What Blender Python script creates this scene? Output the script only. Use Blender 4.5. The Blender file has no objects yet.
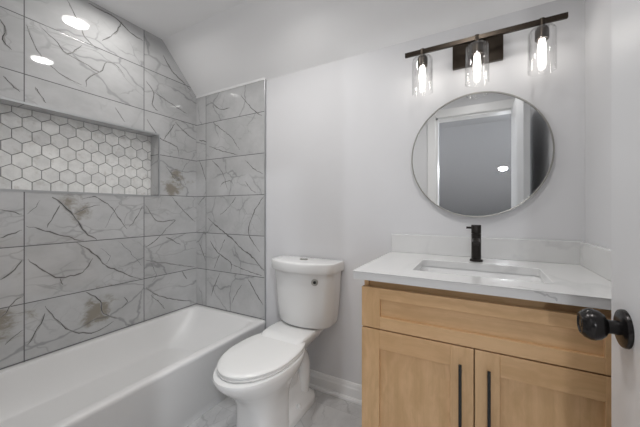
import bpy, bmesh, math, random
from mathutils import Vector, Matrix
random.seed(7)
S = bpy.context.scene
COL = S.collection
PI = math.pi

# ---------------------------------------------------------------- camera, world, exposure
H = 1.13
YAW = math.atan(158 / 288.5)
cd = bpy.data.cameras.new('camera')
cam = bpy.data.objects.new('camera', cd)
COL.objects.link(cam)
cam.location = (0, 0, H)
cam.rotation_euler = (PI / 2, 0, YAW)
cd.sensor_width = 36
cd.lens = 288.5 / 640 * 36
cd.shift_y = -3.8 / 640
cd.clip_start = 0.02
S.camera = cam
w = bpy.data.worlds.new('world')
S.world = w
w.use_nodes = True
w.node_tree.nodes['Background'].inputs[0].default_value = (0.9, 0.94, 1.0, 1)
w.node_tree.nodes['Background'].inputs[1].default_value = 0.3
S.view_settings.view_transform = 'Standard'
S.view_settings.look = 'None'
S.view_settings.gamma = 1
S.view_settings.use_curve_mapping = False
S.view_settings.exposure = 0.10
DOWNLIGHT_W = 4.6
HALL_W = 32.0
BULB_STRENGTH = 9.5

# room dimensions
XL, XR = -2.027, 0.395
YB, YF = 1.60, 0.050
ZC, ZB, YS = 2.375, 2.044, 1.296


# ---------------------------------------------------------------- helpers
def box(bm, x0, x1, y0, y1, z0, z1, bev=0.0, seg=2):
    vs = [bm.verts.new(p) for p in ((x0, y0, z0), (x1, y0, z0), (x1, y1, z0), (x0, y1, z0),
                                    (x0, y0, z1), (x1, y0, z1), (x1, y1, z1), (x0, y1, z1))]
    fs = [bm.faces.new([vs[i] for i in f]) for f in ((3, 2, 1, 0), (4, 5, 6, 7), (0, 1, 5, 4),
                                                     (1, 2, 6, 5), (2, 3, 7, 6), (3, 0, 4, 7))]
    if bev > 0:
        es = list({e for f in fs for e in f.edges})
        bmesh.ops.bevel(bm, geom=es, offset=bev, segments=seg, affect='EDGES', profile=0.5)
    return bm


def prism(bm, pts, x0, x1):
    """polygon in (Y,Z) extruded along X"""
    a = [bm.verts.new((x0, p[0], p[1])) for p in pts]
    b = [bm.verts.new((x1, p[0], p[1])) for p in pts]
    bm.faces.new(a)
    bm.faces.new(b[::-1])
    n = len(pts)
    for i in range(n):
        j = (i + 1) % n
        bm.faces.new((a[j], a[i], b[i], b[j]))
    return bm


def loft(bm, loops, cap0=True, cap1=True):
    rows = [[bm.verts.new(p) for p in lp] for lp in loops]
    n = len(rows[0])
    for r in range(len(rows) - 1):
        for i in range(n):
            j = (i + 1) % n
            bm.faces.new((rows[r][i], rows[r][j], rows[r + 1][j], rows[r + 1][i]))
    if cap0:
        bm.faces.new(rows[0][::-1])
    if cap1:
        bm.faces.new(rows[-1])
    return bm


def lathe(bm, prof, org, axis='Z', n=32, cap=True):
    """prof: list of (radius, distance along axis)"""
    loops = []
    for r, h in prof:
        lp = []
        for i in range(n):
            t = 2 * PI * i / n
            c, s = r * math.cos(t), r * math.sin(t)
            if axis == 'Z':
                p = (c, s, h)
            elif axis == 'X':
                p = (h, c, s)
            else:
                p = (s, h, c)
            lp.append((p[0] + org[0], p[1] + org[1], p[2] + org[2]))
        loops.append(lp)
    return loft(bm, loops, cap, cap)


def rrect(x0, x1, y0, y1, r, z, n=6):
    pts = []
    for cx, cy, a0 in ((x1 - r, y1 - r, 0), (x0 + r, y1 - r, PI / 2), (x0 + r, y0 + r, PI), (x1 - r, y0 + r, 1.5 * PI)):
        for k in range(n + 1):
            a = a0 + PI / 2 * k / n
            pts.append((cx + r * math.cos(a), cy + r * math.sin(a), z))
    return pts


def sgnpow(v, p):
    return math.copysign(abs(v) ** p, v)


def egg(cx, yc, yf, yb, hw, z, n=48, pb=2.0, pf=2.0):
    """egg outline: front (towards -Y) half ellipse, back half super-ellipse"""
    pts = []
    for i in range(n):
        t = 2 * PI * i / n
        s, c = math.sin(t), math.cos(t)
        p = pb if s > 0 else pf
        x = cx + hw * sgnpow(c, 2 / p)
        y = yc + (yb - yc if s > 0 else yc - yf) * sgnpow(s, 2 / p)
        pts.append((x, y, z))
    return pts


def obj(name, bm, m, parent=None, loc=None, smooth=35):
    bmesh.ops.recalc_face_normals(bm, faces=bm.faces)
    off = Vector(loc) if loc else Vector((0, 0, 0))
    chain = parent
    base = off.copy()
    while chain is not None:
        base += chain.location
        chain = chain.parent
    bmesh.ops.translate(bm, verts=bm.verts, vec=-base)
    me = bpy.data.meshes.new(name)
    for f in bm.faces:
        f.smooth = bool(smooth)
    bm.to_mesh(me)
    bm.free()
    if smooth:
        me.set_sharp_from_angle(angle=math.radians(smooth))
    me.materials.append(m)
    o = bpy.data.objects.new(name, me)
    COL.objects.link(o)
    o.location = off
    if parent is not None:
        o.parent = parent
    return o


def thing(name, label, cat, loc=(0, 0, 0), group=None):
    o = bpy.data.objects.new(name, None)
    o.empty_display_size = 0.05
    COL.objects.link(o)
    o.location = loc
    o['label'] = label
    o['category'] = cat
    if group:
        o['group'] = group
    return o


def struct(name, bm, m, label=None, cat=None, smooth=0):
    o = obj(name, bm, m, smooth=smooth)
    o['kind'] = 'structure'
    if label:
        o['label'] = label
    if cat:
        o['category'] = cat
    return o


# ---------------------------------------------------------------- materials
class NT:
    def __init__(self, name):
        self.m = bpy.data.materials.new(name)
        self.m.use_nodes = True
        self.t = self.m.node_tree
        self.b = self.t.nodes['Principled BSDF']

    def n(self, typ, **kw):
        nd = self.t.nodes.new(typ)
        for k, v in kw.items():
            if k in ('operation', 'feature', 'blend_type', 'data_type', 'noise_dimensions', 'interpolation_type', 'distance'):
                setattr(nd, k, v)
        return nd

    def link(self, a, b):
        self.t.links.new(a, b)

    def setin(self, sock, v):
        if hasattr(v, 'is_linked') or isinstance(v, bpy.types.NodeSocket):
            self.link(v, sock)
        else:
            sock.default_value = v

    def math(self, op, a, b=None, clamp=False):
        nd = self.n('ShaderNodeMath', operation=op)
        nd.use_clamp = clamp
        self.setin(nd.inputs[0], a)
        if b is not None:
            self.setin(nd.inputs[1], b)
        return nd.outputs[0]

    def vmath(self, op, a, b=None):
        nd = self.n('ShaderNodeVectorMath', operation=op)
        self.setin(nd.inputs[0], a)
        if b is not None:
            if op == 'SCALE':
                self.setin(nd.inputs['Scale'], b)
            else:
                self.setin(nd.inputs[1], b)
        return nd.outputs[0]

    def smooth(self, v, lo, hi):
        nd = self.n('ShaderNodeMapRange', interpolation_type='SMOOTHSTEP')
        self.setin(nd.inputs['Value'], v)
        nd.inputs['From Min'].default_value = lo
        nd.inputs['From Max'].default_value = hi
        return nd.outputs[0]

    def noise(self, vec, scale, detail=3.0, rough=0.55, out='Fac'):
        nd = self.n('ShaderNodeTexNoise')
        self.link(vec, nd.inputs['Vector'])
        nd.inputs['Scale'].default_value = scale
        nd.inputs['Detail'].default_value = detail
        nd.inputs['Roughness'].default_value = rough
        return nd.outputs[out]

    def vedge(self, vec, scale):
        nd = self.n('ShaderNodeTexVoronoi', feature='DISTANCE_TO_EDGE')
        self.link(vec, nd.inputs['Vector'])
        nd.inputs['Scale'].default_value = scale
        return nd.outputs['Distance']

    def mix(self, f, a, b):
        nd = self.n('ShaderNodeMix', data_type='RGBA')
        self.setin(nd.inputs['Factor'], f)
        A = [s for s in nd.inputs if s.name == 'A' and s.type == 'RGBA'][0]
        B = [s for s in nd.inputs if s.name == 'B' and s.type == 'RGBA'][0]
        self.setin(A, a)
        self.setin(B, b)
        return [s for s in nd.outputs if s.type == 'RGBA'][0]

    def pos(self):
        return self.n('ShaderNodeNewGeometry').outputs['Position']

    def objc(self):
        return self.n('ShaderNodeTexCoord').outputs['Object']

    def mapping(self, vec, rot=(0, 0, 0), scale=(1, 1, 1)):
        nd = self.n('ShaderNodeMapping')
        self.link(vec, nd.inputs['Vector'])
        nd.inputs['Rotation'].default_value = rot
        nd.inputs['Scale'].default_value = scale
        return nd.outputs[0]


def C4(c):
    return (c[0], c[1], c[2], 1)


def plain(name, col, rough=0.5, metal=0.0, spec=0.5, coat=0.0, vary=0.0, vscale=3.0, bump=0.0, bscale=200):
    k = NT(name)
    k.b.inputs['Base Color'].default_value = C4(col)
    k.b.inputs['Roughness'].default_value = rough
    k.b.inputs['Metallic'].default_value = metal
    k.b.inputs['Specular IOR Level'].default_value = spec
    k.b.inputs['Coat Weight'].default_value = coat
    p = k.objc()
    if vary > 0:
        f = k.noise(p, vscale, 4)
        k.link(k.mix(f, C4([v * (1 - vary) for v in col]), C4([min(1, v * (1 + vary)) for v in col])), k.b.inputs['Base Color'])
    if bump > 0:
        bn = k.n('ShaderNodeBump')
        bn.inputs['Strength'].default_value = bump
        bn.inputs['Distance'].default_value = 0.002
        k.link(k.noise(p, bscale, 2), bn.inputs['Height'])
        k.link(bn.outputs[0], k.b.inputs['Normal'])
    return k.m


def marble_tile(name, ax_u, u0, du, ax_v, v0, dv, light=(0.56, 0.562, 0.565), dark=(0.465, 0.468, 0.47),
                vein=(0.115, 0.115, 0.12), brown=(0.235, 0.205, 0.155), grout=(0.11, 0.11, 0.113), gw=0.0024,
                rough=0.03, vs=1.0, vein_amt=1.0, brown_amt=1.0, rot=(0.6, 0.7, 0.5), blotches=()):
    k = NT(name)
    P = k.pos()
    sep = k.n('ShaderNodeSeparateXYZ')
    k.link(P, sep.inputs[0])
    U = k.math('DIVIDE', k.math('SUBTRACT', sep.outputs[ax_u], u0), du)
    V = k.math('DIVIDE', k.math('SUBTRACT', sep.outputs[ax_v], v0), dv)
    fu, fv = k.math('FLOOR', U), k.math('FLOOR', V)
    comb = k.n('ShaderNodeCombineXYZ')
    k.link(fu, comb.inputs[0])
    k.link(fv, comb.inputs[1])
    wn = k.n('ShaderNodeTexWhiteNoise')
    k.link(comb.outputs[0], wn.inputs['Vector'])
    p = k.vmath('ADD', P, k.vmath('SCALE', wn.outputs['Color'], 12.0))
    q = k.mapping(p, rot, (1.0, 0.62, 1.0))
    d1 = k.vmath('SCALE', k.vmath('SUBTRACT', k.noise(q, 3.2 * vs, 4, 0.6, 'Color'), (0.5, 0.5, 0.5)), 0.20 / vs)
    q1 = k.vmath('ADD', q, d1)
    e1 = k.vedge(q1, 2.7 * vs)
    e2 = k.vedge(k.vmath('ADD', q1, (3.1, 7.7, 1.3)), 5.5 * vs)
    e3 = k.vedge(k.vmath('ADD', q1, (13.1, 2.7, 5.3)), 11 * vs)
    m1 = k.smooth(k.noise(q, 2.6 * vs, 2), 0.36, 0.56)
    m2 = k.smooth(k.noise(k.vmath('ADD', q, (5, 2, 9)), 3.4 * vs, 2), 0.45, 0.62)
    m3 = k.smooth(k.noise(k.vmath('ADD', q, (1, 8, 4)), 4.0 * vs, 2), 0.52, 0.68)
    wv = k.noise(k.vmath('ADD', q, (4, 4, 4)), 9 * vs, 2)
    e1w = k.math('MULTIPLY', e1, k.math('ADD', k.math('MULTIPLY', wv, -1.6), 1.75))
    v1 = k.math('MULTIPLY', k.math('SUBTRACT', 1.0, k.smooth(e1w, 0.003, 0.018)), m1)
    v2 = k.math('MULTIPLY', k.math('MULTIPLY', k.math('SUBTRACT', 1.0, k.smooth(e2, 0.003, 0.022)), m2), 0.75)
    v3 = k.math('MULTIPLY', k.math('MULTIPLY', k.math('SUBTRACT', 1.0, k.smooth(e3, 0.003, 0.03)), m3), 0.5)
    vv = k.math('MULTIPLY', k.math('MAXIMUM', v1, k.math('MAXIMUM', v2, v3)), vein_amt, clamp=True)
    halo = k.math('MULTIPLY', k.math('MULTIPLY', k.math('SUBTRACT', 1.0, k.smooth(e1, 0.0, 0.16)), m1), 0.2)
    cl = k.smooth(k.noise(q, 5.0 * vs, 6, 0.65), 0.3, 0.7)
    base = k.mix(cl, C4(dark), C4(light))
    base = k.mix(k.math('MULTIPLY', halo, vein_amt), base, C4([v * 0.62 for v in dark]))
    nb = k.noise(k.vmath('ADD', q1, (8, 1, 2)), 11 * vs, 6, 0.7)
    bp = 0.0
    for cx, cy, cz, rad in blotches:
        nd = k.n('ShaderNodeVectorMath', operation='DISTANCE')
        k.link(P, nd.inputs[0])
        nd.inputs[1].default_value = (cx, cy, cz)
        fall = k.math('SUBTRACT', 1.0, k.math('DIVIDE', nd.outputs['Value'], rad), clamp=True)
        bp = k.math('MAXIMUM', k.smooth(k.math('ADD', k.math('MULTIPLY', fall, 0.5), k.math('MULTIPLY', nb, 1.35)), 0.86, 1.15), bp)
    bp = k.math('MULTIPLY', bp, 1.0)
    base = k.mix(k.math('MULTIPLY', bp, 0.8 * brown_amt), base, C4(brown))
    base = k.mix(k.math('MULTIPLY', vv, 0.88), base, C4(vein))
    # grout lines
    def near(X, fX, d):
        fr = k.math('SUBTRACT', X, fX)
        dd = k.math('MULTIPLY', k.math('MINIMUM', fr, k.math('SUBTRACT', 1.0, fr)), d)
        return dd
    g = k.math('MINIMUM', near(U, fu, du), near(V, fv, dv))
    gm = k.math('SUBTRACT', 1.0, k.smooth(g, gw * 0.75, gw * 1.1))
    col = k.mix(gm, base, C4(grout))
    k.link(col, k.b.inputs['Base Color'])
    r = k.math('ADD', k.math('MULTIPLY', gm, 0.6), rough)
    k.link(r, k.b.inputs['Roughness'])
    k.b.inputs['Specular IOR Level'].default_value = 0.5
    bn = k.n('ShaderNodeBump')
    bn.inputs['Strength'].default_value = 0.15
    bn.inputs['Distance'].default_value = 0.002
    k.link(k.smooth(g, gw * 0.6, gw * 1.6), bn.inputs['Height'])
    k.link(bn.outputs[0], k.b.inputs['Normal'])
    return k.m


def wood(name, axis, col=(0.70, 0.452, 0.238)):
    k = NT(name)
    p = k.objc()
    sc = [26, 26, 26]
    sc[axis] = 1.6
    q = k.mapping(p, (0, 0, 0), sc)
    d = k.vmath('ADD', q, k.vmath('SCALE', k.noise(p, 5, 3, 0.5, 'Color'), 2.2))
    g1 = k.noise(d, 1.0, 5, 0.6)
    sc2 = [150, 150, 150]
    sc2[axis] = 4
    g2 = k.noise(k.mapping(p, (0, 0, 0), sc2), 1.0, 2)
    cl = k.noise(p, 3.0, 2)
    c = k.mix(k.smooth(g1, 0.3, 0.72), C4([col[0] * .86, col[1] * .82, col[2] * .76]), C4([min(1, col[0] * 1.07), col[1] * 1.08, col[2] * 1.1]))
    c = k.mix(k.math('MULTIPLY', k.smooth(g2, 0.5, 0.75), 0.22), c, C4([col[0] * .72, col[1] * .66, col[2] * .56]))
    c = k.mix(k.math('MULTIPLY', k.smooth(cl, 0.45, 0.7), 0.25), c, C4([col[0] * .98, col[1] * .88, col[2] * .8]))
    k.link(c, k.b.inputs['Base Color'])
    k.b.inputs['Roughness'].default_value = 0.38
    return k.m


def quartz(name):
    k = NT(name)
    p = k.objc()
    q = k.mapping(p, (0.4, 0.3, 0.8), (1, 0.5, 1))
    q = k.vmath('ADD', q, k.vmath('SCALE', k.noise(q, 4, 4, 0.6, 'Color'), 0.35))
    e = k.vedge(q, 2.3)
    m = k.smooth(k.noise(q, 2.5, 2), 0.47, 0.62)
    v = k.math('MULTIPLY', k.math('MULTIPLY', k.math('SUBTRACT', 1.0, k.smooth(e, 0.0, 0.07)), m), 0.4)
    base = k.mix(k.noise(p, 9, 4), (0.70, 0.70, 0.70, 1), (0.745, 0.745, 0.74, 1))
    k.link(k.mix(v, base, (0.5, 0.5, 0.51, 1)), k.b.inputs['Base Color'])
    k.b.inputs['Roughness'].default_value = 0.12
    return k.m


def emit(name, col, s):
    k = NT(name)
    k.b.inputs['Base Color'].default_value = (0.8, 0.8, 0.8, 1)
    k.b.inputs['Emission Color'].default_value = C4(col)
    k.b.inputs['Emission Strength'].default_value = s
    return k.m


def thin_glass(name, tint=(1, 1, 1)):
    k = NT(name)
    t = k.n('ShaderNodeBsdfTransparent')
    t.inputs[0].default_value = C4(tint)
    g = k.n('ShaderNodeBsdfGlossy')
    g.inputs['Roughness'].default_value = 0.03
    lw = k.n('ShaderNodeLayerWeight')
    lw.inputs['Blend'].default_value = 0.35
    f = k.math('ADD', k.math('MULTIPLY', k.math('POWER', lw.outputs['Facing'], 1.8), 0.75), 0.04)
    mx = k.n('ShaderNodeMixShader')
    k.link(f, mx.inputs[0])
    k.link(t.outputs[0], mx.inputs[1])
    k.link(g.outputs[0], mx.inputs[2])
    out = k.t.nodes['Material Output']
    k.link(mx.outputs[0], out.inputs['Surface'])
    return k.m


def hexmat():
    k = NT('hex_marble')
    geo = k.n('ShaderNodeNewGeometry')
    r = geo.outputs['Random Per Island']
    wn = k.n('ShaderNodeTexWhiteNoise', noise_dimensions='1D')
    wn.noise_dimensions = '1D'
    k.link(r, wn.inputs['W'])
    p = k.vmath('ADD', geo.outputs['Position'], k.vmath('SCALE', wn.outputs['Color'], 20.0))
    n = k.noise(p, 14, 5, 0.65)
    c = k.mix(k.smooth(n, 0.3, 0.7), (0.72, 0.72, 0.71, 1), (0.88, 0.88, 0.87, 1))
    c = k.mix(k.math('MULTIPLY', k.smooth(k.noise(p, 30, 3), 0.55, 0.72), 0.35), c, (0.50, 0.47, 0.42, 1))
    c2 = k.mix(k.smooth(r, 0.0, 1.0), (0.88, 0.88, 0.88, 1), (1, 1, 0.99, 1))
    mu = k.n('ShaderNodeMix', data_type='RGBA', blend_type='MULTIPLY')
    mu.inputs['Factor'].default_value = 1
    rg = [s for s in mu.inputs if s.type == 'RGBA']
    k.link(c, rg[0])
    k.link(c2, rg[1])
    k.link([s for s in mu.outputs if s.type == 'RGBA'][0], k.b.inputs['Base Color'])
    k.b.inputs['Roughness'].default_value = 0.06
    bn = k.n('ShaderNodeBump')
    bn.inputs['Strength'].default_value = 0.3
    bn.inputs['Distance'].default_value = 0.004
    k.link(k.noise(p, 22, 3), bn.inputs['Height'])
    k.link(bn.outputs[0], k.b.inputs['Normal'])
    return k.m


M = {}
M['wall'] = plain('wall_paint', (0.71, 0.71, 0.725), 0.55, bump=0.05, bscale=350)
M['ceil'] = plain('ceiling_paint', (0.90, 0.90, 0.905), 0.8, bump=0.05, bscale=300)
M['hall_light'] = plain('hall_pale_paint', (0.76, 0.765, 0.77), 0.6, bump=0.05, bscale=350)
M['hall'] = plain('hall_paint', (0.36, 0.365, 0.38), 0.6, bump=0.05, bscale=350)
M['trim'] = plain('trim_paint', (0.82, 0.82, 0.82), 0.3, vary=0.01)
M['door'] = plain('door_paint', (0.71, 0.715, 0.73), 0.32, bump=0.03, bscale=120)
M['tileL'] = marble_tile('marble_tile_side', 1, 0.565, 0.601, 2, 0.0665, 0.2925, vein_amt=0.45,
                         blotches=[(XL, .74, 1.165, .10), (XL, .80, 1.10, .10), (XL, .91, .53, .16), (XL, .48, .575, .15), (XL, 1.43, 1.36, .15), (XL, 1.37, 1.28, .12)])
M['tileB'] = marble_tile('marble_tile_end', 0, -1.913, 0.601, 2, 0.0665, 0.2925, vein_amt=0.45)
M['floor'] = marble_tile('marble_floor', 0, -0.84, 0.60, 1, 0.88, 0.30, light=(0.62, 0.62, 0.62), dark=(0.50, 0.50, 0.505),
                         vein=(0.26, 0.26, 0.265), grout=(0.42, 0.42, 0.42), vein_amt=0.45, brown_amt=0.1, rough=0.1, vs=1.3, gw=0.0016)
M['vein'] = plain('marble_vein', (0.085, 0.083, 0.082), 0.05, vary=0.45, vscale=14)
M['vein_soft'] = plain('marble_vein_soft', (0.355, 0.352, 0.345), 0.05, vary=0.22, vscale=14)
M['hallfloor'] = wood('hall_boards', 1, (0.46, 0.44, 0.42))
M['hex'] = hexmat()
M['grout'] = plain('mosaic_grout', (0.2, 0.2, 0.2), 0.9, vary=0.1, vscale=60)
M['edge'] = plain('metal_edge', (0.46, 0.47, 0.48), 0.35, 0.75, vary=0.03)
M['acrylic'] = plain('tub_acrylic', (0.76, 0.757, 0.752), 0.36, vary=0.008)
M['china'] = plain('toilet_china', (0.80, 0.80, 0.795), 0.1, vary=0.008, coat=0.3)
M['seat'] = plain('seat_plastic', (0.80, 0.80, 0.79), 0.22, vary=0.008)
M['sink'] = plain('sink_china', (0.80, 0.80, 0.80), 0.3, vary=0.008)
M['chrome'] = plain('chrome', (0.7, 0.7, 0.71), 0.12, 1.0, vary=0.02)
M['dark_hole'] = plain('black_rubber', (0.012, 0.012, 0.012), 0.5, vary=0.1)
M['black'] = plain('matte_black_metal', (0.012, 0.012, 0.013), 0.38, 0.3, vary=0.1)
M['bronze'] = plain('oil_rubbed_bronze', (0.045, 0.034, 0.025), 0.3, 0.75, vary=0.25, vscale=40)
M['knob'] = plain('dark_bronze_knob', (0.022, 0.02, 0.02), 0.24, 0.6, vary=0.3, vscale=60)
M['faucet'] = plain('faucet_bronze', (0.022, 0.018, 0.016), 0.4, 0.5, vary=0.2, vscale=60)
M['nickel'] = plain('brushed_nickel', (0.42, 0.41, 0.38), 0.3, 1.0, vary=0.05, vscale=30)
M['mirror'] = plain('mirror_silver', (0.86, 0.87, 0.87), 0.0, 1.0, vary=0.002)
M['quartz'] = quartz('white_quartz')
M['quartz_vein'] = plain('quartz_vein', (0.55, 0.55, 0.555), 0.12, vary=0.2, vscale=20)
M['wood_v'] = wood('maple_vertical', 2)
M['wood_h'] = wood('maple_horizontal', 0)
M['glass'] = thin_glass('clear_glass')
M['bulb'] = emit('bulb_glow', (1.0, 0.955, 0.89), BULB_STRENGTH)
M['lens'] = emit('downlight_glow', (1.0, 0.97, 0.93), 14)

# ---------------------------------------------------------------- the setting
YH = -5.4                      # far end of the room behind the doorway
HXL, HXR = -2.6, 1.9
bm = bmesh.new()
box(bm, XL - .12, XR + .1, YF - .06, YB + .1, -.1, 0)
struct('floor', bm, M['floor'])
bm = bmesh.new()
box(bm, HXL, HXR, YH, YF - .06, -.1, 0)
struct('floor_hall', bm, M['hallfloor'])

# marble veins inlaid in the wall tile, (width in mm, then points on the wall)
VEINS_SIDE = [
    (5, (0.674, 1.199), (0.709, 1.173), (0.753, 1.117), (0.790, 1.059), (0.824, 0.999), (0.885, 0.946)),
    (2.5, (0.709, 1.156), (0.679, 1.096), (0.654, 1.032)),
    (3, (0.572, 1.047), (0.666, 1.010), (0.776, 0.962), (0.819, 0.952)),
    (3, (0.810, 1.192), (0.875, 1.207), (0.956, 1.153), (1.002, 1.083), (1.056, 1.003)),
    (2.5, (1.159, 1.156), (1.106, 1.061), (1.068, 1.015)),
    (2.5, (0.776, 1.105), (0.829, 1.140), (0.901, 1.159)),
    (2.5, (0.480, 1.129), (0.514, 1.119), (0.557, 1.108)),
    (2.5, (0.480, 0.993), (0.521, 1.009), (0.557, 1.027)),
    (3.5, (0.781, 0.944), (0.875, 0.863), (0.928, 0.787), (0.996, 0.744), (1.074, 0.690), (1.152, 0.653)),
    (3.5, (0.579, 0.877), (0.625, 0.822), (0.687, 0.762), (0.753, 0.754), (0.814, 0.765), (0.864, 0.840)),
    (2.5, (0.722, 0.711), (0.713, 0.735), (0.709, 0.758)),
    (3, (0.480, 0.790), (0.532, 0.829), (0.557, 0.875)),
    (2, (1.002, 0.929), (1.074, 0.849), (1.152, 0.743)),
    (3.5, (0.577, 0.436), (0.618, 0.509), (0.646, 0.579)),
    (3.5, (0.646, 0.616), (0.687, 0.538), (0.749, 0.450), (0.814, 0.409), (0.880, 0.390), (0.978, 0.423)),
    (4, (0.829, 0.645), (0.901, 0.572), (0.917, 0.493), (0.996, 0.437)),
    (2.5, (1.037, 0.560), (1.056, 0.522), (1.013, 0.489)),
    (3.5, (1.180, 0.592), (1.243, 0.527), (1.374, 0.456), (1.557, 0.390)),
    (2.5, (1.215, 0.527), (1.265, 0.471), (1.319, 0.397)),
    (3, (1.176, 1.163), (1.262, 1.049), (1.399, 1.051), (1.319, 0.987)),
    (3, (1.374, 1.226), (1.458, 1.135), (1.576, 1.030)),
    (2.5, (1.176, 0.871), (1.258, 0.919), (1.334, 0.994)),
    (2.5, (1.176, 0.780), (1.358, 0.723), (1.576, 0.662)),
    (3, (1.326, 0.928), (1.391, 0.892), (1.449, 0.855)),
    (3, (1.458, 0.659), (1.476, 0.617), (1.502, 0.580)),
    (3, (0.739, 2.309), (0.776, 2.247), (0.824, 2.146), (0.885, 2.105)),
    (4, (0.839, 2.355), (0.928, 2.355), (1.002, 2.348), (1.074, 2.310), (1.159, 2.294)),
    (3, (0.912, 2.167), (0.984, 2.255), (1.025, 2.349)),
    (2.5, (0.633, 2.093), (0.696, 2.051), (0.739, 2.006), (0.810, 2.091)),
    (2.5, (0.739, 2.006), (0.819, 1.990), (0.901, 1.972), (0.939, 2.050), (0.996, 2.050), (1.043, 1.999)),
    (2.5, (0.901, 1.972), (0.839, 1.910), (0.829, 1.853)),
    (2.5, (0.572, 2.079), (0.625, 1.952), (0.717, 1.878), (0.810, 1.858)),
    (4, (0.480, 2.052), (0.500, 2.010), (0.490, 1.956), (0.521, 1.922)),
    (3, (0.606, 1.770), (0.629, 1.731), (0.650, 1.701)),
    (3, (0.490, 1.781), (0.518, 1.752), (0.550, 1.724)),
    (2.5, (0.984, 1.784), (1.013, 1.741), (1.043, 1.704)),
    (3.5, (1.180, 2.026), (1.236, 1.962), (1.222, 1.879), (1.265, 1.843)),
    (2.5, (1.236, 1.970), (1.358, 1.931), (1.502, 1.890)),
    (4, (1.303, 2.265), (1.374, 2.178), (1.458, 2.135), (1.529, 2.091)),
    (3.5, (1.187, 1.763), (1.251, 1.680), (1.303, 1.641), (1.415, 1.611), (1.432, 1.545)),
    (3, (1.399, 1.784), (1.350, 1.711), (1.303, 1.641)),
    (3.5, (1.399, 1.799), (1.502, 1.731), (1.586, 1.701)),
    (2, (0.928, 1.017), (0.967, 1.097), (1.013, 1.167)),
    (2, (1.208, 0.761), (1.251, 0.661), (1.222, 0.617)),
    (2, (0.625, 1.181), (0.598, 1.128), (0.575, 1.108)),
    (2.5, (0.480, 0.606), (0.507, 0.637), (0.532, 0.679), (0.561, 0.692)),
    (2.5, (0.497, 0.469), (0.528, 0.501), (0.561, 0.519)),
    (2, (0.901, 0.896), (0.956, 0.839), (0.928, 0.787)),
    (2, (1.319, 1.460), (1.374, 1.392), (1.441, 1.298)),
    (2, (1.529, 1.529), (1.458, 1.424), (1.493, 1.318)),
]
VEINS_END = [
    (5, (-1.890, 1.064), (-1.755, 0.980), (-1.648, 0.923), (-1.527, 0.840), (-1.430, 0.789), (-1.320, 0.699)),
    (3.5, (-1.320, 1.226), (-1.402, 1.128), (-1.459, 1.004), (-1.449, 0.932), (-1.356, 0.830)),
    (4, (-1.867, 0.889), (-1.788, 0.800), (-1.648, 0.734), (-1.638, 0.659)),
    (3, (-1.701, 0.905), (-1.733, 0.850), (-1.766, 0.793)),
    (3, (-1.755, 0.786), (-1.788, 0.729), (-1.821, 0.664)),
    (3, (-1.638, 0.719), (-1.449, 0.679), (-1.338, 0.662)),
    (2.5, (-2.008, 1.168), (-1.960, 1.209), (-1.913, 1.240)),
    (3.5, (-1.855, 0.446), (-1.810, 0.547), (-1.755, 0.639)),
    (3.5, (-1.468, 0.626), (-1.393, 0.534), (-1.329, 0.459)),
    (2.5, (-1.628, 0.426), (-1.587, 0.500), (-1.527, 0.575)),
    (2.5, (-1.878, 1.637), (-1.733, 1.583), (-1.567, 1.537)),
    (3, (-1.867, 1.993), (-1.755, 1.911), (-1.648, 1.901)),
    (3, (-1.537, 1.978), (-1.430, 1.857), (-1.338, 1.792)),
    (3, (-1.996, 1.699), (-1.948, 1.685), (-1.901, 1.672)),
    (2.5, (-1.755, 1.306), (-1.712, 1.343), (-1.638, 1.347), (-1.617, 1.308)),
    (2.5, (-1.497, 1.340), (-1.430, 1.272), (-1.393, 1.257)),
    (2.5, (-1.844, 1.523), (-1.733, 1.421), (-1.669, 1.280)),
    (2.5, (-1.497, 1.494), (-1.421, 1.430), (-1.329, 1.382)),
    (2.5, (-1.844, 1.823), (-1.648, 1.689), (-1.547, 1.572)),
    (2.5, (-1.996, 1.535), (-1.948, 1.451), (-1.913, 1.352)),
    (2.5, (-2.008, 0.882), (-1.960, 0.804), (-1.913, 0.711)),
    (2.5, (-1.587, 1.225), (-1.669, 1.143), (-1.755, 1.089)),
]


def ribbons(bm, veins, to3d, mi=1, wide=1.0):
    rnd = random.Random(3)
    for vn in veins:
        wd, pts = vn[0] * wide / 1000, vn[1:]
        dense = []
        n = len(pts)
        for k in range(n - 1):
            p0, p1, p2, p3 = pts[max(k - 1, 0)], pts[k], pts[k + 1], pts[min(k + 2, n - 1)]
            m_ = max(3, int(math.dist(p1, p2) / .018))
            for i in range(m_):
                f = i / m_
                dense.append(tuple(.5 * (2 * p1[j] + (p2[j] - p0[j]) * f + (2 * p0[j] - 5 * p1[j] + 4 * p2[j] - p3[j]) * f * f
                                         + (3 * p1[j] - p0[j] - 3 * p2[j] + p3[j]) * f ** 3) for j in (0, 1)))
        dense.append(pts[-1])
        dense = [(p[0] + rnd.uniform(-.0035, .0035), p[1] + rnd.uniform(-.0035, .0035)) if 0 < i < len(dense) - 1 else p for i, p in enumerate(dense)]
        prev = None
        N = len(dense)
        for i, p in enumerate(dense):
            a, b = dense[max(i - 1, 0)], dense[min(i + 1, N - 1)]
            tx, ty = b[0] - a[0], b[1] - a[1]
            L = math.hypot(tx, ty) or 1
            t = i / (N - 1)
            hw = wd * rnd.uniform(.45, 1.25) * min(1, .25 + 4 * t, .25 + 4 * (1 - t)) * .5
            q = [bm.verts.new(to3d(p[0] - ty / L * hw * sg, p[1] + tx / L * hw * sg)) for sg in (1, -1)]
            if prev:
                fc = bm.faces.new((prev[0], prev[1], q[1], q[0]))
                fc.material_index = mi
            prev = q

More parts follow.
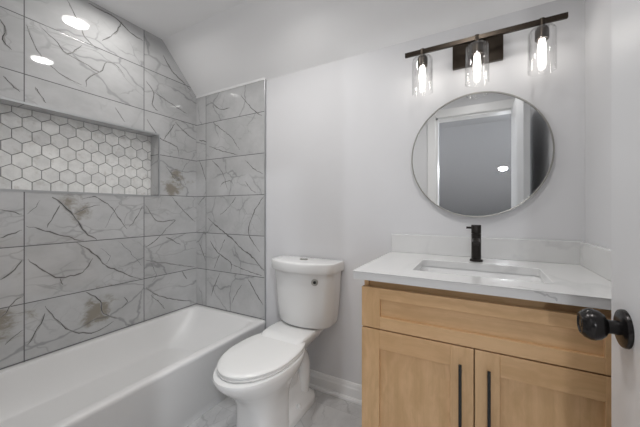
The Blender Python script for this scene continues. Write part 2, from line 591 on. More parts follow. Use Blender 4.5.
# left wall with the niche cut through the tile
NY0, NY1, NZ0, NZ1, ND = 0.34, 1.268, 1.232, 1.668, 0.09
bm = bmesh.new()
x0, x1 = XL - .12, XL
prism(bm, [(YF - .06, 0), (YB, 0), (YB, NZ0), (YF - .06, NZ0)], x0, x1)
prism(bm, [(YF - .06, NZ0), (NY0, NZ0), (NY0, NZ1), (YF - .06, NZ1)], x0, x1)
prism(bm, [(NY1, NZ0), (YB, NZ0), (YB, NZ1), (NY1, NZ1)], x0, x1)
prism(bm, [(YF - .06, NZ1), (YB, NZ1), (YB, ZB), (YS, ZC), (YF - .06, ZC)], x0, x1)
ribbons(bm, [v for v in VEINS_SIDE if v[0] >= 2.5], lambda a, b: (XL + .0002, a, b), 2, 2.8)
ribbons(bm, VEINS_SIDE, lambda a, b: (XL + .0004, a, b))
wall_left = struct('wall_left', bm, M['tileL'])
wall_left.data.materials.append(M['vein'])
wall_left.data.materials.append(M['vein_soft'])
bm = bmesh.new()
box(bm, XL - ND - .02, XL - ND - .004, NY0 - .02, NY1 + .02, NZ0 - .02, NZ1 + .02)
o = obj('niche_grout', bm, M['grout'], wall_left, smooth=0)
# hexagon mosaic, pointy tops, flats upright
bm = bmesh.new()
FF = 0.0780
R = FF / math.sqrt(3)
g = 0.0019
row = 0
z = 1.255 - R * 1.5
def clip_poly(pts, y0, y1, z0, z1):
    def cut(ps, inside, inter):
        out = []
        for i in range(len(ps)):
            a, b = ps[i], ps[(i + 1) % len(ps)]
            if inside(a):
                out.append(a)
                if not inside(b):
                    out.append(inter(a, b))
            elif inside(b):
                out.append(inter(a, b))
        return out
    def iy(v):
        return lambda a, b: (v, a[1] + (b[1] - a[1]) * (v - a[0]) / (b[0] - a[0]))
    def iz(v):
        return lambda a, b: (a[0] + (b[0] - a[0]) * (v - a[1]) / (b[1] - a[1]), v)
    for f, it in ((lambda p: p[0] >= y0, iy(y0)), (lambda p: p[0] <= y1, iy(y1)), (lambda p: p[1] >= z0, iz(z0)), (lambda p: p[1] <= z1, iz(z1))):
        if pts:
            pts = cut(pts, f, it)
    return pts
while z < NZ1 + R:
    y = .582 - 5 * FF + (0 if row % 2 else FF / 2)
    while y < NY1 + FF:
        rr = R - g
        pts = [(y + rr * math.cos(PI / 6 + i * PI / 3), z + rr * math.sin(PI / 6 + i * PI / 3)) for i in range(6)]
        pts = clip_poly(pts, NY0 + .001, NY1 - .001, NZ0 + .001, NZ1 - .001)
        if len(pts) >= 3:
            cy = sum(p[0] for p in pts) / len(pts)
            cz = sum(p[1] for p in pts) / len(pts)
            inn = [(cy + (p[0] - cy) * .955, cz + (p[1] - cz) * .955) for p in pts]
            tx = random.uniform(-.012, .012)
            ty = random.uniform(-.012, .012)
            xb = XL - ND - .005
            loft(bm, [[(xb, p[0], p[1]) for p in pts], [(xb + .0042, p[0], p[1]) for p in pts],
                      [(xb + .005 + (p[0] - cy) * tx + (p[1] - cz) * ty, p[0], p[1]) for p in inn]])
        y += FF
    z += R * 1.5
    row += 1
o = obj('hexagon_mosaic', bm, M['hex'], wall_left, smooth=0)
o['label'] = 'white marble hexagon mosaic lining the back of the niche'
# metal edge round the niche
bm = bmesh.new()
e = .011
for a in ((NY0 - e, NY1 + e, NZ0 - e, NZ0), (NY0 - e, NY1 + e, NZ1, NZ1 + e), (NY0 - e, NY0, NZ0, NZ1), (NY1, NY1 + e, NZ0, NZ1)):
    box(bm, XL - .004, XL + .002, *a)
o = obj('niche_edge', bm, M['edge'], wall_left, smooth=0)
o['label'] = 'grey metal edge strip framing the niche'

# back wall, painted, and its tiled end
TX = -1.315
bm = bmesh.new()
box(bm, XL - .12, XR + .1, YB, YB + .1, 0, ZC + .1)
wall_back = struct('wall_back', bm, M['wall'])
bm = bmesh.new()
box(bm, XL, TX, YB - .010, YB, 0, ZB + .008)
ribbons(bm, [v for v in VEINS_END if v[0] >= 2.5], lambda a, b: (a, YB - .0102, b), 2, 2.8)
ribbons(bm, VEINS_END, lambda a, b: (a, YB - .0104, b))
o = obj('tile_panel', bm, M['tileB'], wall_back, smooth=0)
o.data.materials.append(M['vein'])
o.data.materials.append(M['vein_soft'])
o['label'] = 'grey veined marble tile on the wall at the end of the tub'
bm = bmesh.new()
box(bm, TX, TX + .006, YB - .012, YB, 0, ZB + .004)
o = obj('tile_edge', bm, M['edge'], wall_back, smooth=0)
o['label'] = 'thin grey metal edge of the tiled area'
# white caulk line along the sloped ceiling
bm = bmesh.new()
prism(bm, [(YB - .0135, ZB + .018), (YB - .0135, ZB - .001), (YB, ZB - .001), (YB, ZB + .02)], XL, TX + .004)
struct('trim_2', bm, M['trim'])

bm = bmesh.new()
box(bm, XR, XR + .1, YF - .06, YB, 0, ZC + .1)
struct('wall_right', bm, M['wall'])

# front wall with the doorway
DX0, DX1, DZ = -0.37, 0.296, 2.045
bm = bmesh.new()
FB = YF - .115
for a in ((XL - .12, DX0, FB, YF, 0, ZC + .1), (DX1, XR + .1, FB, YF, 0, ZC + .1), (DX0, DX1, FB, YF, DZ, ZC + .1)):
    box(bm, *a)
struct('wall_front', bm, M['wall'])
bm = bmesh.new()
cw = .080
for ys, ye in ((YF, YF + .017), (FB - .017, FB)):
    box(bm, DX0 - cw, DX0, ys, ye, 0, DZ + cw, .004)
    box(bm, DX1, DX1 + cw, ys, ye, 0, DZ + cw, .004)
    box(bm, DX0, DX1, ys, ye, DZ, DZ + cw, .004)
box(bm, DX0, DX0 + .016, FB, YF, 0, DZ)
box(bm, DX1 - .0005, DX1 + .01, FB, YF, 0, DZ)
box(bm, DX0, DX1, FB, YF, DZ - .016, DZ)
struct('trim_3', bm, M['trim'])

# ceiling: flat, then falling steeply to the back wall
bm = bmesh.new()
prism(bm, [(YF - .06, ZC), (YS, ZC), (YB + .0, ZB), (YB + .05, ZB - .058), (YB + .1, ZB + .05), (YB + .1, ZC + .1), (YF - .06, ZC + .1)], XL - .12, XR + .1)
struct('ceiling', bm, M['ceil'])

# baseboard on the back wall with a stepped cap
bm = bmesh.new()
prism(bm, [(YB, 0), (YB - .014, 0), (YB - .014, .070), (YB - .011, .078), (YB - .009, .090), (YB - .005, .100), (YB, .103)], TX + .006, XR)
prism(bm, [(YB - .014, 0), (YB - .026, 0), (YB - .025, .010), (YB - .020, .019), (YB - .014, .021)], TX + .006, XR)
struct('baseboard_back', bm, M['trim'])

# the room beyond the doorway: knee walls and a sloping ceiling
bm = bmesh.new()
box(bm, HXL - .1, HXL, YH, FB, 0, 2.6)
struct('wall_hall_left', bm, M['hall_light'])
bm = bmesh.new()
box(bm, HXR, HXR + .1, YH, FB, 0, 2.6)
struct('wall_hall_right', bm, M['hall_light'])
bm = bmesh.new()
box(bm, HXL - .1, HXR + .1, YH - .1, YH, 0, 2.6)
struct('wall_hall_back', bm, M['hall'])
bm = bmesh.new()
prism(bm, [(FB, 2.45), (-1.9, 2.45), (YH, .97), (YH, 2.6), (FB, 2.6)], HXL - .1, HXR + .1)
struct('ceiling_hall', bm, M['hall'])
bm = bmesh.new()
box(bm, HXL, XL - .12, FB, FB + .1, 0, 2.6)
box(bm, XR + .1, HXR, FB, FB + .1, 0, 2.6)
struct('wall_hall_front', bm, M['hall_light'])

# ---------------------------------------------------------------- the open door with its knob
DF = 0.2595
DE = 0.873
bm = bmesh.new()
box(bm, DF, DX1 - .001, YF + .040, DE, .012, DZ - .02, .0015, 1)
door = struct('door_1', bm, M['door'], smooth=30)
KY, KZ = 0.801, 0.891
bm = bmesh.new()
lathe(bm, [(0.0000, 0.0000), (0.0377, 0.0000), (0.0377, -0.0046), (0.0360, -0.0075), (0.0302, -0.0099), (0.0209, -0.0116), (0.0000, -0.0116)], (DF, KY, KZ), 'X', 40, cap=False)
ros = obj('rosette', bm, M['knob'], door)
ros['label'] = 'round dark bronze rosette'
bm = bmesh.new()
lathe(bm, [(0.0145, -0.0093), (0.0133, -0.0209), (0.0145, -0.0278), (0.0220, -0.0319), (0.0284, -0.0394), (0.0316, -0.0487), (0.0313, -0.0557), (0.0273, -0.0644),
           (0.0249, -0.0661), (0.0215, -0.0702), (0.0191, -0.0708), (0.0174, -0.0684), (0.0081, -0.0679), (0.0070, -0.0696), (0.0006, -0.0698)], (DF, KY, KZ), 'X', 40)
kn = obj('door_knob', bm, M['knob'], door)
kn['label'] = 'dark bronze egg shaped door knob'

# ---------------------------------------------------------------- downlights and added fill lights
def downlight(name, x, y, z, watts, label, tilt=0.0, r=0.075, col=(1.0, 0.98, 0.955), spread=150):
    t = thing(name, label, 'ceiling light', (x, y, z), 'recessed ceiling downlights')
    bm = bmesh.new()
    lathe(bm, [(r + .013, -.001), (r + .012, -.005), (r, -.007), (r - .004, -.003)], (x, y, z), 'Z', 36, cap=False)
    ring = obj('trim_ring', bm, M['trim'], t)
    bm = bmesh.new()
    lathe(bm, [(.0005, -.0035), (r - .004, -.0035)], (x, y, z), 'Z', 36, cap=False)
    obj('lens', bm, M['lens'], t, smooth=0)
    t.rotation_euler = (tilt, 0, 0)
    ld = bpy.data.lights.new(name + '_light', 'AREA')
    ld.shape = 'DISK'
    ld.size = r * 2 - .02
    ld.energy = watts
    ld.color = col
    ld.spread = math.radians(spread)
    lo = bpy.data.objects.new('lamp_light', ld)
    COL.objects.link(lo)
    lo.parent = t
    lo.location = (0, 0, -.012)
    lo.visible_glossy = True
    return t

downlight('recessed_downlight', -1.72, 0.90, ZC, DOWNLIGHT_W * .55, 'round recessed downlight in the ceiling above the white tub', spread=172)
downlight('recessed_downlight', -0.89, 0.99, ZC, DOWNLIGHT_W, 'round recessed downlight in the ceiling in the middle of the bathroom')
downlight('recessed_downlight', -0.03, 0.66, ZC, DOWNLIGHT_W * .7, 'added unseen round fill light in the ceiling in front of the vanity')  # added out of view to brighten the vanity, door and nearby wall
hy = -3.20
hz = 2.45 - (abs(hy) - 1.9) * .423
downlight('recessed_downlight', 0.409, hy, hz, HALL_W * 1.0, 'round recessed downlight on the grey sloped ceiling seen in the mirror', tilt=math.atan(.423), col=(0.93, 0.96, 1.0), spread=180)
downlight('recessed_downlight', -1.5, -1.15, 2.45, HALL_W * 1.6, 'added unseen round fill light in the hall ceiling to the left of the doorway', col=(0.93, 0.96, 1.0), spread=180)  # invented hall source, unseen, gives soft fill through the doorway
downlight('recessed_downlight', 1.15, -1.15, 2.45, HALL_W * 1.6, 'added unseen round fill light in the hall ceiling to the right of the doorway', col=(0.93, 0.96, 1.0), spread=180)  # unseen extra source, added to lift the tub apron and lower tile

# ---------------------------------------------------------------- bathtub
TX0, TX1, TY0, TY1, TZ = XL + .003, -1.300, 0.072, YB - .0125, 0.357
tub = thing('bathtub', 'white alcove bathtub along the grey marble tile wall', 'bathtub', ((TX0 + TX1) / 2, (TY0 + TY1) / 2, 0))
bm = bmesh.new()
loops = []
loops.append(rrect(TX0, TX1 - .030, TY0, TY1, .010, 0))
loops.append(rrect(TX0, TX1 - .028, TY0, TY1, .010, .045))
loops.append(rrect(TX0, TX1 - .016, TY0, TY1, .010, .060))
loops.append(rrect(TX0, TX1 - .006, TY0, TY1, .010, TZ - .040))
loops.append(rrect(TX0, TX1 - .001, TY0, TY1, .010, TZ - .022))
loops.append(rrect(TX0, TX1, TY0, TY1, .010, TZ - .010))
loops.append(rrect(TX0 + .001, TX1 - .003, TY0 + .001, TY1 - .001, .010, TZ - .003))
loops.append(rrect(TX0 + .004, TX1 - .009, TY0 + .004, TY1 - .004, .010, TZ))
ix0, ix1, iy0, iy1 = TX0 + .045, TX1 - .052, TY0 + .09, TY1 - .050
loops.append(rrect(ix0 - .010, ix1 + .010, iy0 - .012, iy1 + .014, .06, TZ))
for f, zz in ((0, TZ - .004), (.06, TZ - .020), (.22, TZ - .07), (.50, TZ - .13), (.78, TZ - .168), (.93, TZ - .184), (.97, TZ - .1875), (1.02, TZ - .189), (1.3, TZ - .1905), (2.4, TZ - .196)):
    loops.append(rrect(ix0 + .085 * f, ix1 - .075 * f, iy0 + .10 * f, iy1 - .25 * f if f < 1.1 else iy1 - .25 - .1 * (f - 1), .07 + .05 * min(f, 1), zz))
loft(bm, loops)
tb = obj('tub_shell', bm, M['acrylic'], tub, smooth=50)
bm = bmesh.new()
lathe(bm, [(.0005, .0045), (.024, .0045), (.028, .002), (.029, 0)], (-1.67, TY0 + .38, TZ - .1965), 'Z', 24, cap=False)
o = obj('drain', bm, M['chrome'], tub)

# ---------------------------------------------------------------- toilet
TC = -.948
toi = thing('toilet', 'white two-piece toilet with closed seat between tub and wooden vanity', 'toilet', (TC, 1.2, 0))
def E(yc, yf, yb, hw, z, pb=2.3, pf=2.0):
    return egg(TC, yc, yf, yb, hw, z, 56, pb, pf)
bm = bmesh.new()
loft(bm, [E(1.13, 1.010, 1.245, .112, 0, 5, 3.2), E(1.13, 1.010, 1.245, .112, .015, 5, 3.2), E(1.13, 1.013, 1.240, .108, .05, 5, 3.2),
          E(1.13, 1.012, 1.240, .106, .15, 5, 3.0), E(1.13, 1.002, 1.25, .110, .21, 4, 2.7), E(1.13, .972, 1.27, .126, .26, 3, 2.4),
          E(1.13, .925, 1.31, .150, .303, 2.6, 2.15), E(1.13, .888, 1.345, .169, .338, 2.6, 2.05), E(1.13, .865, 1.365, .176, .364, 2.6),
          E(1.13, .860, 1.37, .179, .380, 2.6), E(1.13, .864, 1.37, .176, .389, 2.6), E(1.13, .88, 1.355, .168, .392, 2.6)])
# rear deck with a steep underside
def RR(hw, y0, y1, r, z):
    return rrect(TC - hw, TC + hw, y0, y1, r, z, 6)
loft(bm, [RR(.045, 1.20, 1.40, .04, .06), RR(.045, 1.20, 1.42, .04, .22), RR(.056, 1.20, 1.46, .05, .29), RR(.080, 1.21, 1.51, .05, .335),
          RR(.112, 1.22, 1.555, .05, .375), RR(.132, 1.23, 1.575, .04, .408), RR(.136, 1.25, 1.578, .04, .425), RR(.134, 1.27, 1.578, .04, .437), RR(.128, 1.30, 1.572, .035, .441)])
# floor flange
loft(bm, [RR(.108, 1.12, 1.535, .08, 0), RR(.108, 1.12, 1.535, .08, .028), RR(.101, 1.13, 1.528, .075, .042), RR(.075, 1.15, 1.50, .06, .058), RR(.05, 1.17, 1.46, .045, .085), RR(.04, 1.2, 1.42, .035, .2)])
# S-shaped trapway bulging on each side
path = [(1.22, .13), (1.26, .20), (1.31, .265), (1.365, .300), (1.42, .292), (1.455, .245), (1.462, .18), (1.455, .11), (1.45, .05)]
for sd in (-1, 1):
    lp = []
    m_ = 33
    for i in range(m_):
        t = i / (m_ - 1) * (len(path) - 1)
        k = min(int(t), len(path) - 2)
        f = t - k
        p0, p1, p2, p3 = path[max(k - 1, 0)], path[k], path[k + 1], path[min(k + 2, len(path) - 1)]
        def cr(a, b, c, d):
            return .5 * (2 * b + (c - a) * f + (2 * a - 5 * b + 4 * c - d) * f * f + (3 * b - a - 3 * c + d) * f ** 3)
        def dcr(a, b, c, d):
            return .5 * ((c - a) + 2 * (2 * a - 5 * b + 4 * c - d) * f + 3 * (3 * b - a - 3 * c + d) * f * f)
        cy, cz = (cr(*[q[j] for q in (p0, p1, p2, p3)]) for j in (0, 1))
        ty, tz = (dcr(*[q[j] for q in (p0, p1, p2, p3)]) for j in (0, 1))
        L = math.hypot(ty, tz) or 1
        ny, nz = -tz / L, ty / L
        rr = .043
        lp.append([(TC + sd * (.034 + rr * .9 * math.cos(a)), cy + ny * rr * math.sin(a), cz + nz * rr * math.sin(a)) for a in [2 * PI * q / 16 for q in range(16)]])
    loft(bm, lp)
bowl = obj('bowl', bm, M['china'], toi, smooth=50)
for sd in (-1, 1):
    bm = bmesh.new()
    lathe(bm, [(.0135, .026), (.0135, .046), (.012, .053), (.007, .058), (.0005, .059)], (TC + sd * .088, 1.33, .008), 'Z', 20)
    o = obj('bolt_cap', bm, M['seat'], toi)
# seat ring and closed lid
bm = bmesh.new()
loft(bm, [E(1.13, .898, 1.380, .168, .392, 2.5), E(1.13, .889, 1.386, .170, .396, 2.5), E(1.13, .887, 1.386, .172, .402, 2.5), E(1.13, .892, 1.384, .168, .406, 2.5)])
obj('seat', bm, M['seat'], toi, smooth=45)
bm = bmesh.new()
loft(bm, [E(1.13, .894, 1.388, .172, .4075, 2.5), E(1.13, .888, 1.393, .171, .410, 2.5), E(1.13, .887, 1.394, .172, .418, 2.5), E(1.13, .892, 1.391, .168, .423, 2.5),
          E(1.13, .912, 1.374, .158, .4262, 2.5), E(1.13, .97, 1.30, .10, .428, 2.4), E(1.13, 1.06, 1.2, .04, .4285, 2.6)])
obj('seat_lid', bm, M['seat'], toi, smooth=45)
for sd in (-1, 1):
    bm = bmesh.new()
    box(bm, TC + sd * .072 - .016, TC + sd * .072 + .016, 1.384, 1.400, .400, .4405, .004)
    obj('hinge', bm, M['seat'], toi)
# tank: D-shaped, widening upward
TK = -.922
def tank_loop(hw, yc, ye, yb, z, rc=.034):
    pts = []
    N = 34
    for i in range(N + 1):
        u = -1 + 2 * i / N
        u = math.copysign(1 - (1 - abs(u)) ** 1.5, u) if abs(u) > 0 else 0.0
        y = yc + (ye - yc) * (abs(u) ** 2.2)
        dxx = hw * (1 - abs(u))
        if dxx < rc:
            y += rc - math.sqrt(max(0, rc * rc - (rc - dxx) ** 2))
        pts.append((TK + hw * u, y, z))
    ye2 = pts[N][1]
    for i in range(1, 5):
        pts.append((TK + hw, ye2 + (yb - .008 - ye2) * i / 4, z))
    for i in range(0, 9):
        pts.append((TK + (hw - .008) * (1 - 2 * i / 8), yb, z))
    for i in range(0, 4):
        pts.append((TK - hw, ye2 + (yb - .008 - ye2) * (4 - i) / 4, z))
    return pts
B = YB - .018
bm = bmesh.new()
loft(bm, [tank_loop(0.1460, 1.435, 1.490, B - .01, .444), tank_loop(0.1710, 1.410, 1.470, B - .003, .450), tank_loop(0.1790, 1.402, 1.463, B, .466),
          tank_loop(0.1900, 1.396, 1.458, B, .56), tank_loop(0.1985, 1.390, 1.452, B, .68), tank_loop(0.2050, 1.385, 1.449, B, .775)])
tank = obj('tank', bm, M['china'], toi, smooth=40)
bm = bmesh.new()
B2 = YB - .012
loft(bm, [tank_loop(0.2090, 1.381, 1.446, B2, .766), tank_loop(0.2170, 1.371, 1.438, B2, .7685), tank_loop(0.2200, 1.368, 1.435, B2, .775), tank_loop(0.2200, 1.367, 1.434, B2, .817),
          tank_loop(0.2185, 1.369, 1.436, B2, .8225), tank_loop(0.2140, 1.373, 1.440, B2 - .003, .825), tank_loop(0.2030, 1.41, 1.46, B2 - .02, .8265)])
lid = obj('tank_lid', bm, M['china'], toi, smooth=40)
bm = bmesh.new()
lp = lambda a, b, zz: [(TK - .012 + a * math.cos(2 * PI * i / 32), 1.50 + b * math.sin(2 * PI * i / 32), zz) for i in range(32)]
loft(bm, [lp(.028, .018, 0.8255), lp(.028, .018, 0.8295), lp(.0255, .0155, 0.8305), lp(.025, .015, 0.8285), lp(.023, .013, 0.8295), lp(.02, .01, 0.8300)])
o = obj('flush_button', bm, M['nickel'], lid)
o['label'] = 'oval chrome flush button'
# round chrome fitting with a black centre on the tank front
bx = TK + .118
by = 1.3868 + .0645 * (.118 / .208) ** 2.2
nrm = Vector((math.sin(.38), -math.cos(.38), -.05)).normalized()
def on_tank(prof, name, m, par):
    bm = bmesh.new()
    lathe(bm, prof, (0, 0, 0), 'Z', 28, cap=True)
    rot = Vector((0, 0, 1)).rotation_difference(nrm).to_matrix()
    bmesh.ops.rotate(bm, verts=bm.verts, cent=(0, 0, 0), matrix=rot)
    bmesh.ops.translate(bm, verts=bm.verts, vec=(bx, by, .722))
    return obj(name, bm, m, par)
bd = on_tank([(.0195, -.003), (.0195, .003), (.0175, .0045), (.010, .0040), (.0005, .0040)], 'tank_badge', M['nickel'], tank)
bd['label'] = 'round chrome fitting on the tank front'
bp = on_tank([(.0085, .003), (.0085, .006), (.007, .007), (.0005, .007)], 'badge_centre', M['dark_hole'], tank)
bp['label'] = 'black centre of the chrome fitting'

# ---------------------------------------------------------------- vanity cabinet
VX0, VX1, VYF, VYB = -0.386, 0.366, 1.0500, YB - .004
van = thing('vanity_cabinet', 'light maple vanity cabinet with shaker doors under the white countertop', 'cabinet', ((VX0 + VX1) / 2, 1.35, 0))
bm = bmesh.new()
T = .018
prism(bm, [(VYF, 0), (VYB, 0), (VYB, .870), (VYF + .014, .870), (VYF + .014, .838), (VYF, .838)], VX0, VX0 + T)
box(bm, VX1 - T, VX1, VYF, VYB, .0, .870)
box(bm, VX0 + T, VX1 - T, VYB - .01, VYB, .09, .870)
box(bm, VX0 + T, VX1 - T, VYF + .02, VYB - .01, .09, .108)
obj('carcass', bm, M['wood_v'], van, smooth=0)
for za, zb_, dy in ((.800, .870, .028), (.672, .712, .004), (.09, .13, .004)):
    bm = bmesh.new()
    box(bm, VX0 + T, VX1 - T, VYF + dy, VYF + dy + .02, za, zb_)
    obj('face_rail', bm, M['wood_h'], van, smooth=0)
bm = bmesh.new()
box(bm, VX0 + T, VX1 - T, VYF + .07, VYF + .085, 0, .09)
obj('toe_kick', bm, M['wood_h'], van, smooth=0)
def shaker(name, x0, x1, z0, z1, st, rt, rb, ori, y0=1.0275, th=.022):
    """recessed panel with stiles and rails as sub-parts"""
    bm = bmesh.new()
    box(bm, x0 + st - .004, x1 - st + .004, y0 + .0105, y0 + .0165, z0 + rb - .004, z1 - rt + .004)
    p = obj(name, bm, M['wood_h'] if ori == 'h' else M['wood_v'], van, smooth=0)
    for a, b in ((x0, x0 + st), (x1 - st, x1)):
        bm = bmesh.new()
        box(bm, a, b, y0, y0 + th, z0, z1, .0012, 1)
        obj('stile', bm, M['wood_v'], p, smooth=30)
    for a, b in ((z0, z0 + rb), (z1 - rt, z1)):
        bm = bmesh.new()
        box(bm, x0 + st, x1 - st, y0 + .0002, y0 + th, a, b, .0008, 1)
        obj('rail', bm, M['wood_h'], p, smooth=30)
    return p
GX = -.0105
shaker('drawer_front', VX0 + .002, VX1 - .002, .695, .843, .070, .041, .044, 'h')
dl = shaker('cabinet_door', VX0 + .002, GX - .0015, .106, .6905, .068, .068, .068, 'v')
dr = shaker('cabinet_door', GX + .0015, VX1 - .002, .106, .6905, .068, .068, .068, 'v')
def pull(x, par):
    bm = bmesh.new()
    z0, z1, y = .345, .646, .9985
    box(bm, x - .0045, x + .0045, y - .0045, y + .0045, z0, z1, .0015, 2)
    for zz in (z0 + .03, z1 - .03):
        lathe(bm, [(.0045, 0), (.0045, 1.0277 - y - .004)], (x, y + .004, zz), 'Y', 14)
    o = obj('bar_pull', bm, M['black'], par, smooth=30)
    o['label'] = 'long black bar pull'
pull(-.049, dl)
pull(.029, dr)

# ---------------------------------------------------------------- countertop with splashes, sink, faucet
CZ0, CZ1 = .8705, .900
CX0, CX1, CY0, CY1 = -.414, XR - .002, 1.015, YB - .002
ct = thing('countertop', 'white quartz countertop with faint grey veins on the maple vanity', 'countertop', ((CX0 + CX1) / 2, 1.35, CZ0))
SX0, SX1, SY0, SY1 = -.222, .209, 1.135, 1.405
bm = bmesh.new()
n = 6
outer = rrect(CX0, CX1, CY0, CY1, .003, 0, n)
inner = rrect(SX0, SX1, SY0, SY1, .022, 0, n)
def lv(pts, z, e=0, c=None):
    if e == 0:
        return [(p[0], p[1], z) for p in pts]
    cx, cy = c
    return [(p[0] + math.copysign(e, p[0] - cx), p[1] + math.copysign(e, p[1] - cy), z) for p in pts]
oc = ((CX0 + CX1) / 2, (CY0 + CY1) / 2)
ic = ((SX0 + SX1) / 2, (SY0 + SY1) / 2)
rows = [lv(inner, CZ0), lv(inner, CZ1 - .002), lv(inner, CZ1, .002, ic), lv(outer, CZ1, -.002, oc), lv(outer, CZ1 - .002), lv(outer, CZ0), lv(inner, CZ0)]
loft(bm, rows, False, False)
bmesh.ops.remove_doubles(bm, verts=bm.verts, dist=1e-6)
ribbons(bm, [(6, (.140, .897), (.165, .892), (.184, .886), (.192, .877))], lambda a, b: (a, CY0 - .0003, b))
ribbons(bm, [(6, (.105, 1.047), (.124, 1.037), (.148, 1.029), (.166, 1.022))], lambda a, b: (a, b, CZ1 + .0003))
slab = obj('slab', bm, M['quartz'], ct, smooth=20)
slab.data.materials.append(M['quartz_vein'])
bm = bmesh.new()
bs = thing('backsplash', 'long white quartz backsplash strip on the wall below the round mirror', 'backsplash', ((CX0 + CX1) / 2, CY1 - .01, CZ1))
box(bm, CX0 - .003, CX1 - .0005, CY1 - .020, CY1, CZ1, .997, .0015, 1)
obj('slab', bm, M['quartz'], bs, smooth=20)
bm = bmesh.new()
ss = thing('side_splash', 'short white quartz side splash on the right wall beside the open door', 'backsplash', (CX1 - .01, (CY0 + CY1) / 2, CZ1))
box(bm, CX1 - .020, CX1, CY0 + .004, CY1 - .0202, CZ1, .997, .0015, 1)
obj('slab', bm, M['quartz'], ss, smooth=20)

sink = thing('undermount_sink', 'white rectangular undermount sink set below the countertop cutout', 'sink', (ic[0], ic[1], .74))
bm = bmesh.new()
def sl_(e, r, z):
    return rrect(SX0 - .006 + e, SX1 + .006 - e, SY0 - .006 + e, SY1 + .006 - e, r, z, 6)
def so_(e, r, z):
    return sl_(e, r, z)
loops = [sl_(-.02, .045, CZ0 - .0005), sl_(0, .03, CZ0 - .0005), sl_(.006, .03, CZ0 - .01), sl_(.012, .035, .79), sl_(.018, .045, .757), sl_(.034, .06, .740), sl_(.07, .06, .734), sl_(.12, .02, .731)]
loft(bm, loops, False, True)
back = [sl_(-.02, .045, CZ0 - .0005), sl_(-.02, .045, CZ0 - .014), sl_(-.006, .035, CZ0 - .016), sl_(.0, .045, .757), sl_(.024, .06, .728), sl_(.12, .02, .720)]
loft(bm, back, False, True)
bmesh.ops.remove_doubles(bm, verts=bm.verts, dist=1e-6)
obj('basin', bm, M['sink'], sink, smooth=50)
bm = bmesh.new()
lathe(bm, [(.021, 0), (.021, .002), (.018, .003), (.016, .001), (.0005, .001)], (ic[0], ic[1], .7315), 'Z', 24)
obj('drain', bm, M['black'], sink)

FX, FY = -.007, 1.468
fa = thing('faucet', 'dark bronze single-handle faucet behind the sink', 'faucet', (FX, FY, CZ1))
bm = bmesh.new()
lathe(bm, [(.0262, 0), (.0262, .006), (.0245, .009), (.020, .010)], (FX, FY, CZ1), 'Z', 32)
obj('base_flange', bm, M['faucet'], fa)
bm = bmesh.new()
lathe(bm, [(.0195, .010), (.0195, .122)], (FX, FY, CZ1), 'Z', 32)
obj('body', bm, M['faucet'], fa)
bm = bmesh.new()
sp = []
for i in range(9):
    t = i / 8
    yy = FY - .012 - .105 * t
    zz = CZ1 + .0955 - .003 * t
    hh = .0105 - .0025 * t
    sp.append([(FX + .0155 * sgnpow(math.cos(a), .7), yy, zz + hh * sgnpow(math.sin(a), .7)) for a in [2 * PI * q / 24 for q in range(24)]])
loft(bm, sp)
lathe(bm, [(.0085, 0), (.0085, -.004)], (FX, FY - .103, CZ1 + .0855), 'Z', 18)
obj('spout', bm, M['faucet'], fa)
bm = bmesh.new()
lathe(bm, [(.0185, .1235), (.0198, .125), (.0198, .160), (.019, .162)], (FX, FY, CZ1), 'Z', 32)
lathe(bm, [(.0052, -.018), (.0052, -.038), (.0045, -.040)], (FX, FY, CZ1 + .149), 'X', 14)
obj('handle', bm, M['faucet'], fa)

# ---------------------------------------------------------------- round mirror
MXc, MZ, MR = -.010, 1.394, .299
mi = thing('round_mirror', 'large round wall mirror with thin nickel frame above the sink', 'mirror', (MXc, YB, MZ))
bm = bmesh.new()
lathe(bm, [(.0005, -.020), (MR - .004, -.020), (MR - .004, -.004), (.0005, -.004)], (MXc, YB, MZ), 'Y', 96, cap=False)
obj('mirror_glass', bm, M['mirror'], mi, smooth=30)
bm = bmesh.new()
lathe(bm, [(MR - .0045, -.001), (MR + .0015, -.001), (MR + .0015, -.024), (MR + .0005, -.025), (MR - .0035, -.025), (MR - .0045, -.024), (MR - .0045, -.001)], (MXc, YB, MZ), 'Y', 96, cap=False)
obj('mirror_frame', bm, M['nickel'], mi, smooth=30)

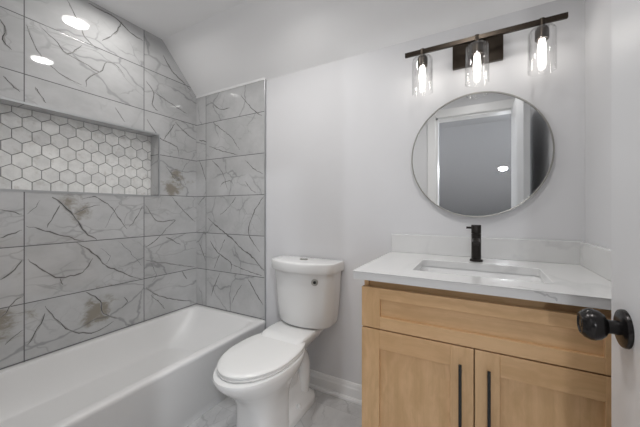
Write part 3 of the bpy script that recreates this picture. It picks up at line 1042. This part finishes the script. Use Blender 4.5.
# ---------------------------------------------------------------- vanity light
LX, LY, LZ = -.004, 1.500, 1.913
vl = thing('vanity_light', 'dark bronze three-light vanity fixture with clear glass shades above the mirror', 'wall light', (LX, YB, LZ))
bm = bmesh.new()
box(bm, LX - .107, LX + .107, YB - .026, YB, 1.830, 1.945, .003, 2)
obj('backplate', bm, M['bronze'], vl, smooth=30)
bm = bmesh.new()
box(bm, LX - .322, LX + .322, LY - .007, LY + .007, LZ - .010, LZ + .012, .0015, 1)
obj('crossbar', bm, M['bronze'], vl, smooth=30)
for dx in (-.03, .03):
    bm = bmesh.new()
    lathe(bm, [(.007, .006), (.007, YB - .024 - LY)], (LX + dx, LY, LZ), 'Y', 16)
    obj('bracket_arm', bm, M['bronze'], vl)
for dx in (-.238, 0, .238):
    x = LX + dx
    bm = bmesh.new()
    lathe(bm, [(.010, .0135), (.010, -.020), (.018, -.022), (.018, -.027), (.0005, -.027)], (x, LY, LZ), 'Z', 24)
    ca = obj('shade_holder', bm, M['bronze'], vl)
    bm = bmesh.new()
    R0 = .049
    zt, zb = LZ - .028, LZ - .205
    outp = [(.012, zt), (R0 - .016, zt), (R0 - .007, zt - .004), (R0 - .002, zt - .011), (R0, zt - .020), (R0, zb)]
    inp = [(R0 - .0025, zb), (R0 - .0025, zt - .020), (R0 - .0045, zt - .0125), (R0 - .009, zt - .0065), (R0 - .016, zt - .003), (.012, zt - .003)]
    lathe(bm, outp + inp, (x, LY, 0), 'Z', 40, cap=False)
    obj('glass_shade', bm, M['glass'], vl, smooth=40)
    bm = bmesh.new()
    lathe(bm, [(.012, zt + .002), (.0235, zt - .004), (.0245, zt - .010), (.0245, zt - .044), (.023, zt - .046), (.0005, zt - .046)], (x, LY, 0), 'Z', 28)
    so = obj('lamp_socket', bm, M['bronze'], vl)
    bm = bmesh.new()
    zz = zt - .046
    lathe(bm, [(.011, zz), (.012, zz - .012), (.0145, zz - .03), (.0155, zz - .05), (.0145, zz - .072), (.011, zz - .086), (.006, zz - .092), (.0005, zz - .094)], (x, LY, 0), 'Z', 24)
    b = obj('light_bulb', bm, M['bulb'], so)
    b['label'] = 'glowing light bulb'
